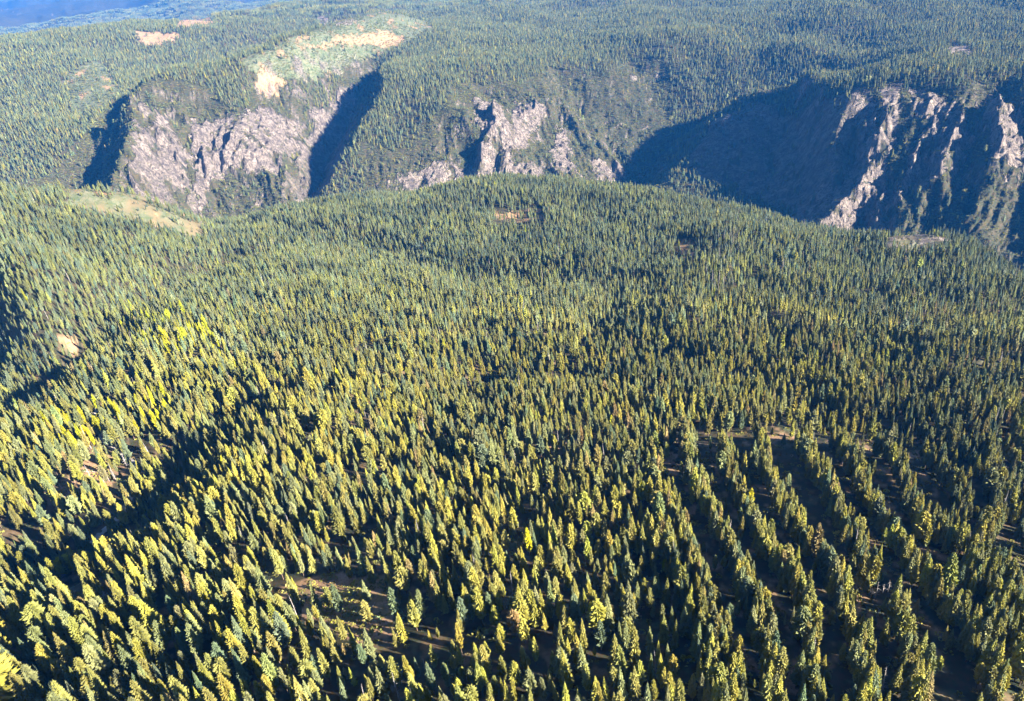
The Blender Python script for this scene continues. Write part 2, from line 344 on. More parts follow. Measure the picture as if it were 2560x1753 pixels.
rockm = mask(ROCKP); dirtm = mask(DIRTP); grassm = mask(GRASSP)
rvp = np.interp(AZ, [math.atan2(p_[0], p_[1]) for p_ in river], [math.hypot(p_[0], p_[1]) for p_ in river])
knoll = mask([GRASSP[3]])*(RAD < rvp-200)
nearg = mask([GRASSP[1], GRASSP[3]]); grassm = np.where((nearg > 0) & (RAD > rvp-200), 0, grassm)
shade = mask([ROCKP[14], ROCKP[17]])  # shadowed faces: shade deepened in the ground colour by thinning the pale rock
rockm = rockm*(RAD > rvp)
rn = fbm(AZ*2700/45, RAD/90, 4, 70, 0.6)
outc = fbm(X/160, Y/160, 5, 77, 0.6)
steep = sstep(0.75, 1.3, SLOPE.ravel())*(RAD > 2200)*(RAD < 4200)
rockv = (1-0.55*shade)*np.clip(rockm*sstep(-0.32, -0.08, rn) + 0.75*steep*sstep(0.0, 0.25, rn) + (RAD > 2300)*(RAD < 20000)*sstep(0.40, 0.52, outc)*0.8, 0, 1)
patch = fbm(X/18, Y/26, 4, 81, 0.6)
dirtv = np.clip(dirtm*sstep(-0.45, -0.15, patch) + grassm*sstep(0.16, 0.34, fbm(X/70, Y/110, 4, 83, 0.6))*(RAD > 1500)*0.9, 0, 1)
lane = mask([[(1600,1060),(1750,1010),(2330,1080),(2420,1300),(2480,1753),(1760,1753)]])
dirtv = np.maximum(dirtv, (0.55+0.45*lane)*(RAD < 1100)*sstep(0.10, 0.32, fbm(X/11, Y/16, 3, 188))*0.75)
dirtv = np.maximum(dirtv, nearg*(RAD < rvp-200)*sstep(-0.2, 0.25, fbm(X/50, Y/80, 4, 183, 0.6))*0.35)
openg = ((RAD < 1300)*sstep(0.22, 0.4, fbm(X/14, Y/14, 3, 88)))*0.6
grassv = np.clip(grassm*(1-dirtv)+openg, 0, 1)
rockv = np.maximum(rockv, knoll*sstep(-0.1, 0.2, fbm(X/25, Y/25, 4, 89)))
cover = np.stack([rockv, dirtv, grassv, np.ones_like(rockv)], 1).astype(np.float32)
CG_rock, CG_dirt, CG_grass, CG_rm, CG_dm = [a_.reshape(NR, NT) for a_ in (rockv, dirtm, grassm, rockm, dirtv)]

# ------------------------------------------------------------------ the ground as one sheet in four stretches
rivr = np.interp(TH, [math.atan2(p_[0], p_[1]) for p_ in river], [math.hypot(p_[0], p_[1]) for p_ in river])
rowc = 0.5*(RR[1:]+RR[:-1])[:, None]*np.ones((1, NT-1)); rv = 0.5*(rivr[1:]+rivr[:-1])[None]
wl = GW[:-1, :-1] > 0.25
cls = np.where(rowc < rv, 0, np.where((rowc < rv+1300) & (wl | (rowc < rv+350)), 1, np.where(rowc < 7000, 2, 3)))
fi = (np.arange(NR-1)[:, None]*NT+np.arange(NT-1)[None])
for k, nm in enumerate(('near_hillside', 'canyon_wall', 'forest_plateau', 'distant_mountains')):
    i0 = fi[cls == k]; q_ = np.stack([i0, i0+1, i0+NT+1, i0+NT], -1)
    used, inv = np.unique(q_.ravel(), return_inverse=True)
    me = bpy.data.meshes.new(nm); me.vertices.add(len(used))
    me.vertices.foreach_set('co', np.stack([X[used], Y[used], Z[used]+CAMZ], 1).astype(np.float32).ravel())
    me.loops.add(len(inv)); me.loops.foreach_set('vertex_index', inv.astype(np.int32)); me.polygons.add(len(i0)); me.polygons.foreach_set('loop_start', np.arange(0, len(inv), 4, dtype=np.int32))
    me.update(); me.shade_smooth()
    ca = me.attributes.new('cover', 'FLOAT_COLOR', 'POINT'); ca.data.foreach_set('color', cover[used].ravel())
    me.materials.append(M_ground); o = bpy.data.objects.new(nm, me); col.objects.link(o); tag(o, kind='structure')
def gz(x, y): return sample(GZ, x, y)+CAMZ

# ------------------------------------------------------------------ trees as meshes, local z up, 1 unit = 1 m for a tree 20 m tall
class MB:
    def __init__(s): s.v = []; s.f = []; s.m = []
    def add(s, v, f, m=0):
        n = len(s.v); s.v += v; s.f += [tuple(i+n for i in q) for q in f]; s.m += [m]*len(f)
    def mesh(s, name, mats):
        me = bpy.data.meshes.new(name); me.from_pydata(s.v, [], s.f)
        for m in mats: me.materials.append(m)
        if len(mats) > 1: me.polygons.foreach_set('material_index', s.m)
        me.update(); return me
def tube(mb, p0, p1, r0, r1, n=5, m=0):
    p0, p1 = Vector(p0), Vector(p1); d = (p1-p0).normalized(); a = d.orthogonal().normalized(); b = d.cross(a)
    v = [tuple(p0+(a*math.cos(2*PI*i/n)+b*math.sin(2*PI*i/n))*r0) for i in range(n)]+[tuple(p1+(a*math.cos(2*PI*i/n)+b*math.sin(2*PI*i/n))*r1) for i in range(n)]
    mb.add(v, [(i, (i+1) % n, n+(i+1) % n, n+i) for i in range(n)]+[tuple(range(n, 2*n))], m)
def tuft(mb, rnd, base, az, ln, wd, rise, m=0, full=True):
    c, s_ = math.cos(az), math.sin(az)
    def q(a, b, h): return (base[0]+c*a-s_*b, base[1]+s_*a+c*b, base[2]+h)
    j = lambda k: rnd.uniform(-k, k)
    k = ln*0.55
    v = [q(0, 0, 0), q(k+j(ln*.12), wd+j(wd*.3), rise*k-0.10*ln+j(.1)), q(k+j(ln*.12), -wd+j(wd*.3), rise*k-0.10*ln+j(.1)), q(k*0.9, j(wd*.2), rise*k+wd*0.75), q(ln, j(wd*.4), rise*ln+0.06*ln), q(k, 0, rise*k-wd*0.8)]
    f = [(0, 2, 3), (0, 3, 1), (2, 4, 3), (3, 4, 1)]
    if full: f += [(0, 5, 2), (0, 1, 5), (2, 5, 4), (5, 1, 4)]
    mb.add(v, f, m)
def profile(kind, t):                           # crown radius (share of the largest) at height share t of the crown
    if kind == 'fir': return min(1, (t+0.12)/0.22)*(1-t)**0.80
    if kind == 'pine': return min(1, (t+0.15)/0.40)*(1-t)**0.50
    return math.sqrt(max(0, 1-(2*t-0.95)**2))*0.95+0.05*(1-t)
def crown_mb(mb, rnd, kind, H, rad, base, levels, per, full=True, m=0):
    L = H-base
    # dense inside of the crown
    n = 7; rings = 5; v = []
    for k in range(rings):
        t = k/(rings-1)*0.93
        for i in range(n):
            a = 2*PI*i/n+k*0.4; r_ = rad*profile(kind, t)*0.52*rnd.uniform(.75, 1.2); v.append((r_*math.cos(a), r_*math.sin(a), base+t*L))
    v.append((0, 0, H-0.02*L)); f = [(k*n+i, k*n+(i+1) % n, (k+1)*n+(i+1) % n, (k+1)*n+i) for k in range(rings-1) for i in range(n)]+[((rings-1)*n+i, (rings-1)*n+(i+1) % n, rings*n) for i in range(n)]
    mb.add(v, f, m)
    lob = [rnd.uniform(0.78, 1.18) for _ in range(8)]
    for k in range(levels):
        t = (k+rnd.uniform(-.3, .3))/levels; t = min(max(t, 0), 0.985)
        R_ = rad*profile(kind, t); cnt = max(3, int(per*(0.45+0.55*R_/rad)+0.5)); off = rnd.uniform(0, 2*PI)
        for i in range(cnt):
            a = off+2*PI*(i+rnd.uniform(-.3, .3))/cnt
            l_ = R_*rnd.uniform(0.72, 1.12)*lob[int(a/(2*PI)*8+k*0.35) % 8]+0.15
            z = base+t*L+rnd.uniform(-.25, .25)*L/levels
            tuft(mb, rnd, (0.12*l_*math.cos(a), 0.12*l_*math.sin(a), z), a, l_, max(0.18, l_*rnd.uniform(.24, .36)*7/per**0.9+0.07), rnd.uniform(-.28, .02) if kind == 'fir' else rnd.uniform(-.12, .35), m, full)
    tube(mb, (0, 0, H-0.05*L), (0, 0, H+0.02*L), 0.16, 0.03, 4, m)
def trunk_mb(mb, H, r_=0.27, m=0, n=6): tube(mb, (0, 0, -1.2), (0, 0, H*0.5), r_, r_*0.6, n, m); tube(mb, (0, 0, H*0.5), (0, 0, H*0.95), r_*0.6, 0.05, n, m)
KINDS = [('fir', 3.0, 2.0), ('pine', 3.1, 4.2), ('fir', 3.5, 1.6), ('pine', 2.7, 3.4), ('fir', 2.6, 2.4), ('pine', 3.5, 3.0), ('round', 3.6, 4.0), ('fir', 3.2, 1.2)]
SHAPE = {'fir': 'pointed', 'pine': 'bushy', 'round': 'rounded'}
crown_me = []; trunk_me = []; near_me = []; mid_me = []; far_me = []
for i, (kd, rad, base) in enumerate(KINDS):
    rnd = random.Random(100+i); mb = MB(); crown_mb(mb, rnd, kd, 20, rad, base, 38, 13); crown_me.append(mb.mesh('crown_mesh', [M_needle]))
    mt = MB(); trunk_mb(mt, 20); trunk_me.append(mt.mesh('trunk_mesh', [M_bark]))
    mb = MB(); crown_mb(mb, random.Random(200+i), kd, 20, rad, base, 32, 12); trunk_mb(mb, 20, m=1); near_me.append(mb.mesh('near_conifer', [M_needle, M_bark]))
    mb = MB(); crown_mb(mb, random.Random(300+i), kd, 20, rad, base, 13, 6, False); trunk_mb(mb, 20, m=1, n=4); mid_me.append(mb.mesh('mid_conifer', [M_needle, M_bark]))
    mb = MB(); crown_mb(mb, random.Random(400+i), kd, 20, rad, base*0.6, 7, 5, False); far_me.append(mb.mesh('far_conifer', [M_needle]))
def snag_mb(rnd, mb, H=20, stubs=26, m=0):
    tube(mb, (0, 0, -1), (0.3, 0, H*0.55), 0.38, 0.24, 6, m); tube(mb, (0.3, 0, H*0.55), (0.1, 0.2, H), 0.24, 0.06, 6, m)
    for k in range(stubs):
        t = rnd.uniform(.22, .97); a = rnd.uniform(0, 2*PI); l_ = (1-t)*3.2+0.5; l_ *= rnd.uniform(.4, 1)
        z = H*t; tube(mb, (0.2, 0.05, z), (0.2+l_*math.cos(a), 0.05+l_*math.sin(a), z+l_*rnd.uniform(-.35, .15)), 0.09, 0.03, 3, m)
snag_me = []
for i in range(3):
    mb = MB(); snag_mb(random.Random(500+i), mb, 20, (26, 40, 12)[i]); snag_me.append(mb.mesh('snag', [M_snag]))
def blob_mb(mb, rnd, n=22, rad=1.0, hgt=0.9):   # a shrub: leaf clumps over a low dome
    for k in range(n):
        a = rnd.uniform(0, 2*PI); e = math.acos(rnd.uniform(0.05, 1)); s_ = rnd.uniform(.55, 1)
        p_ = (rad*s_*math.sin(e)*math.cos(a)*.75, rad*s_*math.sin(e)*math.sin(a)*.75, hgt*s_*math.cos(e)*.7)
        tuft(mb, rnd, p_, a+rnd.uniform(-.6, .6), rad*rnd.uniform(.35, .6), rad*rnd.uniform(.2, .34), rnd.uniform(-.1, .7), 0, False)
shrub_me = []
for i in range(4):
    mb = MB(); blob_mb(mb, random.Random(600+i), 16); shrub_me.append(mb.mesh('shrub', [M_needle]))
clump_me = []
for i in range(4):
    rnd = random.Random(700+i); mb = MB()
    for k in range(22):
        x, y = rnd.uniform(-30, 30), rnd.uniform(-30, 30); kd, rad, base = KINDS[rnd.randrange(8)]; h_ = rnd.uniform(14, 25)
        m2 = MB(); crown_mb(m2, rnd, kd, h_, rad*1.15*h_/20, 1.0, 4, 4, False)
        mb.add([(a+x, b+y, c) for a, b, c in m2.v], m2.f)
    clump_me.append(mb.mesh('conifer_clump', [M_needle]))

# ------------------------------------------------------------------ instancing of the masses (real geometry at every point)
def make_group(name, meshes):
    c = bpy.data.collections.new(name)
    for i, me in enumerate(meshes): c.objects.link(bpy.data.objects.new('%s_%02d' % (name, i), me))
    ng = bpy.data.node_groups.new(name+'_scatter', 'GeometryNodeTree')
    ng.interface.new_socket('Geometry', in_out='INPUT', socket_type='NodeSocketGeometry'); ng.interface.new_socket('Geometry', in_out='OUTPUT', socket_type='NodeSocketGeometry')
    N = ng.nodes; gi = N.new('NodeGroupInput'); go = N.new('NodeGroupOutput'); ci = N.new('GeometryNodeCollectionInfo'); ci.inputs['Collection'].default_value = c
    ci.inputs['Separate Children'].default_value = True; ci.inputs['Reset Children'].default_value = True
    ip = N.new('GeometryNodeInstanceOnPoints'); ip.inputs['Pick Instance'].default_value = True
    def na(nm, dt):
        n = N.new('GeometryNodeInputNamedAttribute'); n.data_type = dt; n.inputs[0].default_value = nm; return n.outputs[0]
    L = ng.links; L.new(gi.outputs[0], ip.inputs['Points']); L.new(ci.outputs[0], ip.inputs['Instance']); L.new(na('pick', 'INT'), ip.inputs['Instance Index'])
    L.new(na('rot', 'FLOAT_VECTOR'), ip.inputs['Rotation']); L.new(na('scl', 'FLOAT_VECTOR'), ip.inputs['Scale']); L.new(ip.outputs[0], go.inputs[0])
    return ng
def scatter(name, ng, x, y, scl, pick, tint, lean=0.03):
    n = len(x); me = bpy.data.meshes.new(name); me.vertices.add(n); me.vertices.foreach_set('co', np.stack([x, y, gz(x, y)], 1).astype(np.float32).ravel())
    rot = np.stack([rng.normal(0, lean, n), rng.normal(0, lean, n), rng.uniform(0, 2*PI, n)], 1)
    for nm, ty, dat, key in (('scl', 'FLOAT_VECTOR', scl, 'vector'), ('rot', 'FLOAT_VECTOR', rot, 'vector'), ('tint', 'FLOAT_VECTOR', tint, 'vector')):
        a_ = me.attributes.new(nm, ty, 'POINT'); a_.data.foreach_set(key, np.asarray(dat, np.float32).ravel())
    a_ = me.attributes.new('pick', 'INT', 'POINT'); a_.data.foreach_set('value', np.asarray(pick, np.int32))
    o = bpy.data.objects.new(name, me); col.objects.link(o); md = o.modifiers.new('scatter', 'NODES'); md.node_group = ng
    return tag(o, kind='stuff')

# ------------------------------------------------------------------ where the trees stand
def visible(x, y, zt, mar=90):
    u, v, w = project(np.stack([x, y, zt-CAMZ], 1)); return (w > 1) & (u > -mar) & (u < PW+mar) & (v > -mar-60) & (v < PH+mar)
ELV = (GZ+30)/RR[:, None]; HOR = np.maximum.accumulate(ELV, 0)    # skyline as seen from the aircraft
def not_hidden(x, y, top): return (gz(x, y)+top-CAMZ)/np.hypot(x, y) > sample(HOR, x, y)-0.03
def jitter_grid(x0, x1, y0, y1, s_, amt=0.42):
    gx, gy = np.meshgrid(np.arange(x0, x1, s_), np.arange(y0, y1, s_)); gx = gx+(np.arange(gx.shape[0]) % 2)[:, None]*s_*0.5
    gx, gy = gx.ravel(), gy.ravel(); return gx+rng.uniform(-amt, amt, gx.shape)*s_, gy+rng.uniform(-amt, amt, gx.shape)*s_
def pick_tint(x, y, w, spread=0.16):            # w: (n,5) weights over the palette
    w = w/w.sum(1, keepdims=True); c = np.cumsum(w, 1); k = (rng.uniform(0, 1, len(x))[:, None] > c).sum(1).clip(0, len(PAL)-1)
    t = PAL[k]*np.exp(rng.normal(0, spread, (len(x), 1)))*np.exp(rng.normal(0, 0.04, (len(x), 3))); return k, t
PAL = np.array([(0.200, 0.188, 0.050), (0.255, 0.232, 0.042), (0.170, 0.180, 0.075), (0.115, 0.145, 0.080), (0.225, 0.170, 0.065), (0.330, 0.310, 0.012)])
PNAME = ['olive', 'yellow-green', 'grey-green', 'blue-green', 'golden-brown', 'bright yellow']
# logging strips lower right: lines of standing trees between cleared lanes (picture positions of the lines)
ROWS = [[(-60,640),(0,760),(60,900),(110,1040),(170,1200),(220,1400),(240,1620)], [(0,480),(60,600),(110,740),(150,880),(200,1000),(250,1120),(310,1300),(350,1480),(360,1640)],
 [(110,180),(150,400),(230,560),(310,700),(370,850),(440,1000),(500,1160),(550,1350),(570,1600)], [(310,210),(370,420),(440,600),(530,760),(630,920),(710,1060),(750,1220),(770,1400),(780,1600)],
 [(500,180),(530,380),(600,500),(660,640),(750,760),(840,860),(900,980),(960,1120),(1020,1300),(1060,1500),(1080,1650)], [(710,190),(780,360),(860,480),(930,610),(1000,740),(1060,860),(1080,980)],
 [(900,200),(1010,380),(1070,520),(1150,680),(1260,800),(1350,930),(1440,1060),(1500,1150)], [(1120,240),(1220,330),(1290,500),(1350,640),(1370,760)],
 [(1400,300),(1480,420),(1570,480),(1570,600),(1500,700)], [(1700,250),(1750,400),(1780,560),(1700,720),(1640,850),(1600,1000)],
 [(1220,1080),(1240,1250),(1290,1400),(1310,1600)], [(1420,650),(1500,760),(1600,760)], [(1540,1080),(1600,1250),(1690,1420),(1740,1600)], [(1750,850),(1830,1000),(1880,1200),(1890,1500)], [(1700,900),(1720,1100),(1760,1300)]]
ROWP = [(1690,1110),(1850,1075),(2100,1090),(2330,1160),(2450,1200),(2530,1320),(2620,1500),(2650,1800),(1720,1810),(1670,1500),(1640,1250)]
ROWW = [np.array([hit(1660+a/2.113, 1000+b/2.113+18) for a, b in L_]) for L_ in ROWS]
CLEAR = DIRTP+[[(1230,522),(1362,520),(1366,568),(1236,570)],[(1685,596),(1745,598),(1750,672),(1694,670)],[(155,855),(215,855),(215,930),(155,930)],[(230,1290),(330,1150),(345,1150),(345,1300),(250,1360),(200,1400),(180,1390)], [(2160,1430),(2230,1420),(2290,1500),(2240,1560),(2180,1530)], [(0,1330),(120,1290),(300,1330),(380,1290),(400,1340),(280,1380),(150,1360),(0,1400)],
 [(320,1110),(400,1080),(420,1130),(345,1180)]]
def near_density(x, y):
    d = 0.80+1.05*fbm(x/55, y/55, 4, 91, 0.6)
    inside = inpoly(x, y, ROWP)
    q = np.full(x.shape, 1e9)
    for w in ROWW:
        for a, b in zip(w[:-1], w[1:]):
            dd = b-a; t = np.clip(((x-a[0])*dd[0]+(y-a[1])*dd[1])/(dd@dd), 0, 1); q = np.minimum(q, np.hypot(x-a[0]-t*dd[0], y-a[1]-t*dd[1]))
    q = q+1.6*fbm(x/9, y/9, 2, 95)
    d = d*(1-0.12*sstep(620, 380, np.hypot(x, y)))
    d = np.where(inside, np.where(q < 3.0, 0.0, 0.06), d)
    k_ = 5+np.hypot(x, y)/90; xw, yw = x+k_*fbm(x/22, y/22, 3, 201), y+k_*fbm(x/22, y/22, 3, 204)
    for p_ in CLEAR[len(DIRTP):]: d = np.where(inpoly(xw, yw, p_), 0.15, d)
    d = np.where(inpoly(xw, yw, [(900,1380),(1090,1400),(1120,1520),(1060,1640),(780,1640),(640,1560),(640,1440)]), np.minimum(d, 0.60), d)
    d = np.where(inpoly(xw, yw, [(125,1420),(215,1410),(230,1500),(150,1520)]), 0.03, d)
    d = np.where(inpoly(xw, yw, [(960,1470),(1060,1480),(1130,1560),(1060,1660),(900,1640)]), np.minimum(d, 0.36), d)
    d = np.where(sample(CG_dirt, x, y) > 0.5, 0.15, d)
    cl = sample(CG_grass, x, y); d = np.where(cl > 0.5, 0.07+0.5*sstep(0.1, 0.4, fbm(x/60, y/60, 2, 97)), d)
    return d, inside
x, y = jitter_grid(-1700, 1700, 95, 2350, 5.6, 0.5)
m = np.hypot(x, y) < np.interp(np.arctan2(x, y), TH, rivr)-60
x, y = x[m], y[m]; m = visible(x, y, gz(x, y)+10) & not_hidden(x, y, 25); x, y = x[m], y[m]
dn, ins = near_density(x, y)
small = rng.uniform(0, 1, len(x)) < 0.18
keep = rng.uniform(0, 1, len(x)) < dn*np.where(small & ~ins, 1, 1); x, y, small, ins, dn = x[keep], y[keep], small[keep], ins[keep], dn[keep]
rx = []; ry = []
for w in ROWW:                                  # the standing rows themselves
    for a, b in zip(w[:-1], w[1:]):
        n_ = int(np.hypot(*(b-a))/1.05)+1; t_ = rng.uniform(0, 1, n_); t_ = t_[noise(np.full(len(t_), a[0]/23)+t_*(b-a)[0]/23, np.full(len(t_), a[1]/23)+t_*(b-a)[1]/23, 7) > -0.80]; lat = rng.normal(0, 2.5, len(t_)); dd = (b-a)/np.hypot(*(b-a))
        rx.append(a[0]+t_*(b-a)[0]-dd[1]*lat); ry.append(a[1]+t_*(b-a)[1]+dd[0]*lat)
rx, ry = np.concatenate(rx), np.concatenate(ry); vm_ = visible(rx, ry, gz(rx, ry)+10); rx, ry = rx[vm_], ry[vm_]
x = np.concatenate([x, rx]); y = np.concatenate([y, ry]); z0 = np.zeros(len(rx), bool)
small = np.concatenate([small, rng.uniform(0, 1, len(rx)) < 0.12]); ins = np.concatenate([ins, ~z0]); dn = np.concatenate([dn, z0+1.0])
rad_ = np.hypot(x, y); az_ = np.arctan2(x, y)
hh = 17.2*(1+0.32*fbm(x/70, y/70, 3, 101)+rng.normal(0, 0.21, len(x)))
hh *= 1+0.28*sstep(-0.35, -0.62, az_)*sstep(1200, 500, rad_)      # bigger old trees along the lower left
hh = np.where(small | (dn < 0.12), hh*rng.uniform(0.35, 0.65, len(x)), hh).clip(5, 34)
yel = 0.55+1.6*fbm(x/130, y/130, 3, 105); stand = np.clip(0.5+1.3*fbm(x/170, y/170, 3, 109), 0, 1)
nearw = sstep(1500, 500, rad_)
W = np.stack([0.9+0*x, (0.10+0.9*nearw)*np.clip(yel, 0, 2), 0.15+0.9*stand+0.3*(1-nearw), 0.05+0.5*stand*stand+0.1*(1-nearw), 0.02+0.06*nearw*np.clip(fbm(x/50, y/50, 2, 107)+0.4, 0, 1), 0*x], 1)
zone = inpoly(x, y, [(290,800),(480,790),(550,860),(560,900),(420,900),(330,870)]) | inpoly(x, y, [(120,1050),(420,990),(430,1060),(330,1110),(150,1130)])
W[:, 5] = np.where(zone, 0.8, 0.004)
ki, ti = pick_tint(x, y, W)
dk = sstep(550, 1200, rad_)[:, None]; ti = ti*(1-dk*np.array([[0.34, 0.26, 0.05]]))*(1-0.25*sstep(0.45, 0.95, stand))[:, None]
pk = rng.choice(8, len(x), p=[.16, .17, .12, .17, .10, .14, .04, .10])
sn = rng.uniform(0, 1, len(x)) < np.where(inpoly(x, y, [(1770,590),(1850,590),(1860,740),(1780,740)]), 0.22, 0.012)
wid = rng.uniform(0.62, 1.02, len(x))*np.where(hh < 12, 1.25, 1.0)
# the 300 that show largest stand as things of their own
u1, v1, w1 = project(np.stack([x, y, gz(x, y)-CAMZ], 1)); u2, v2, w2 = project(np.stack([x, y, gz(x, y)+hh-CAMZ], 1))
size = np.hypot(u1-u2, v1-v2); um, vm = (u1+u2*1.2)/2.2, (v1+v2*1.2)/2.2
size = np.where((um > 8) & (um < PW-8) & (vm > 0) & (vm < PH-6) & ~sn & (hh > 9), size, 0)
big = np.argsort(-size)[:298]; isbig = np.zeros(len(x), bool); isbig[big] = True
def dup(root, loc):
    r_ = root.copy(); col.objects.link(r_); r_.location = loc
    for ch in root.children:
        c = ch.copy(); col.objects.link(c); c.parent = r_
    return r_
protos = []
def proto(i):
    e = bpy.data.objects.new('conifer_tree', None); col.objects.link(e)
    t = bpy.data.objects.new('trunk', trunk_me[i]); col.objects.link(t); t.parent = e
    c = bpy.data.objects.new('crown', crown_me[i]); col.objects.link(c); c.parent = e
    return e
first = {}
order = sorted(big, key=lambda i: um[i])
cells = {}
CN = ['lower left corner', 'far lower left', 'lower left', 'lower centre left', 'lower centre right', 'lower right', 'far lower right', 'lower right corner']
def cellkey(i):
    hc = 'tall ' if hh[i] > 22.5 else ('small ' if hh[i] < 16 else '')
    look = hc+PNAME[ki[i]]+' '+SHAPE[KINDS[pk[i]][0]]
    return look, ('along the bottom edge' if v1[i] > 1690 else 'above the bottom row'), CN[min(7, int(um[i]/PW*8))]
for i in order: cells.setdefault(cellkey(i), []).append(i)
ORD = ['first', 'second', 'third', 'fourth', 'fifth', 'sixth', 'seventh', 'eighth', 'ninth', 'tenth', 'eleventh', 'twelfth', 'thirteenth', 'fourteenth', 'fifteenth', 'sixteenth', 'seventeenth', 'eighteenth', 'nineteenth', 'twentieth', 'twenty-first', 'twenty-second', 'twenty-third', 'twenty-fourth']
for i in order:
    key = cellkey(i); L_ = cells[key]; k = L_.index(i)
    if len(L_) == 1: lab = '%s conifer, the only such %s, %s' % key
    else: lab = '%s conifer, %s such from the left %s, %s' % (key[0], ORD[min(k, 23)], key[1], key[2])
    j = int(pk[i]); loc = (x[i], y[i], gz(x[i:i+1], y[i:i+1])[0])
    if j not in first: first[j] = proto(j); o = first[j]; o.location = loc
    else: o = dup(first[j], loc)
    s_ = hh[i]/20.0; o.scale = (s_*wid[i], s_*wid[i], s_); o.rotation_euler = (random.gauss(0, .02), random.gauss(0, .02), random.uniform(0, 6.28))
    for c in o.children:
        if c.name.startswith('crown'): c['tint'] = [float(q) for q in ti[i]]
    tag(o, lab, 'conifer tree', 'conifers in the foreground')
NG_near = make_group('near_conifer', near_me+snag_me); NG_mid = make_group('mid_conifer', mid_me+snag_me); NG_far = make_group('far_conifer', far_me)
def scl3(h, w): s_ = h/20.0; return np.stack([s_*w, s_*w, s_], 1)
pkk = np.where(sn, 8+rng.integers(0, 3, len(x)), pk)
for nm, ng, m in (('hillside_conifers', NG_near, (rad_ < 800) & ~isbig), ('ridge_conifers', NG_mid, rad_ >= 800)):
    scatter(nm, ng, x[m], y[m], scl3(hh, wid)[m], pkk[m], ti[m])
print('near trees', len(x))
# far side: trees and brush on the canyon walls, the plateau and the hills beyond
NG_shrub = make_group('canyon_shrub', shrub_me); NG_clump = make_group('conifer_clump', clump_me)
x, y = jitter_grid(-3700, 3900, 1500, 5600, 9.5, 0.5)
r_ = np.hypot(x, y); m = (r_ > np.interp(np.arctan2(x, y), TH, rivr)-60) & (r_ < 5600); x, y = x[m], y[m]
m = visible(x, y, gz(x, y)+10, 60) & not_hidden(x, y, 25); x, y = x[m], y[m]
wall = sample(GW, x, y); rk = sample(CG_rock, x, y); rm = sample(CG_rm, x, y); di = sample(CG_dirt, x, y); gr = sample(CG_grass, x, y); sl_ = sample(SLOPE, x, y)
d = 0.80+0.75*fbm(x/150, y/150, 4, 120, 0.6)
d = np.where((wall > 0.3) & (np.hypot(x, y) < 3900), 0.05+0.55*sstep(0.1, 0.45, fbm(x/120, y/120, 2, 123))*sstep(1.0, 0.5, sl_), d)
d = d*(1-np.clip(rk*1.3, 0, 1))*np.where(rm > 0.5, 0.12, 1)*(1-0.97*di)*np.where(gr > 0.5, 0.10, 1)
az_ = np.arctan2(x, y)
# a bare green shoulder and thin brush on the far left slope
m = rng.uniform(0, 1, len(x)) < d; xt, yt = x[m], y[m]
h = 19*(1+0.2*fbm(xt/120, yt/120, 2, 130)+rng.normal(0, 0.16, len(xt))).clip(0.35, 1.6)
W = np.stack([0.35+0*xt, 0.05+0*xt, 0.9+0*xt, 0.8+0*xt, 0.02+0*xt], 1); k_, t_ = pick_tint(xt, yt, W, 0.22)
scatter('plateau_conifers', NG_far, xt, yt, scl3(h, rng.uniform(.95, 1.3, len(xt))), rng.integers(0, 8, len(xt)), t_*0.78)
print('far trees', len(xt))
# brush
x, y = jitter_grid(-2700, 2900, 1500, 4300, 6.2, 0.5)
r_ = np.hypot(x, y); m = (r_ > np.interp(np.arctan2(x, y), TH, rivr)-60) & (r_ < 4600); x, y = x[m], y[m]
m = visible(x, y, gz(x, y)+10, 60) & not_hidden(x, y, 25); x, y = x[m], y[m]
wall = sample(GW, x, y); rk = sample(CG_rock, x, y); rm = sample(CG_rm, x, y); di = sample(CG_dirt, x, y); gr = sample(CG_grass, x, y)
d = (0.12+0.88*sstep(0.1, 0.35, wall))*(1-rk)*(1-di)*np.where(rm > 0.5, 0.25, 1) + 0.10*rk + 0.25*gr
m = rng.uniform(0, 1, len(x)) < d*(0.85+0.5*fbm(x/60, y/60, 3, 140)); xs, ys = x[m], y[m]
s_ = rng.uniform(2.2, 5.6, len(xs)); k_, t_ = pick_tint(xs, ys, np.stack([0.6+0*xs, 0.12+0*xs, 1+0*xs, 0.45+0*xs, 0.04+0*xs], 1), 0.25)
scatter('canyon_brush', NG_shrub, xs, ys, np.stack([s_, s_, s_*rng.uniform(.7, 1.2, len(xs))], 1), rng.integers(0, 4, len(xs)), t_*0.70, 0.1)
print('brush', len(xs))
CLR = lambda x, y: inpoly(x, y, ROWP) | (sample(CG_dirt, x, y) > 0.4) | inpoly(x, y, [(640,1420),(1080,1400),(1120,1620),(700,1640)])
# brush and seedlings in the openings of the near hill
x, y = jitter_grid(-1200, 1300, 95, 2000, 2.6, 0.5); m = visible(x, y, gz(x, y), 30) & (not_hidden(x, y, 3) | (np.hypot(x, y) < 1100)); x, y = x[m], y[m]
dd_ = sample(CG_dirt, x, y); gg = sample(CG_grass, x, y); q = fbm(x/12, y/12, 3, 150); dp = inpoly(x, y, [(800,1500),(850,1460),(930,1470),(925,1560),(860,1580),(800,1550)])
m = rng.uniform(0, 1, len(x)) < np.where(dp, 0.95, (0.11+0.60*np.clip(dd_+gg, 0, 1)*sstep(-0.1, 0.3, q))*np.where(np.hypot(x, y) > 900, 0.25, 1)*np.where(CLR(x, y), 1.0, 0.45)); x, y = x[m], y[m]
s_ = rng.uniform(0.6, 2.2, len(x))*np.where(rng.uniform(0, 1, len(x)) < 0.06, 1.8, 1.0); k_, t_ = pick_tint(x, y, np.stack([1+0*x, 0.7+0*x, 0.3+0*x, 0.1+0*x, 0.4+0*x], 1), 0.3)
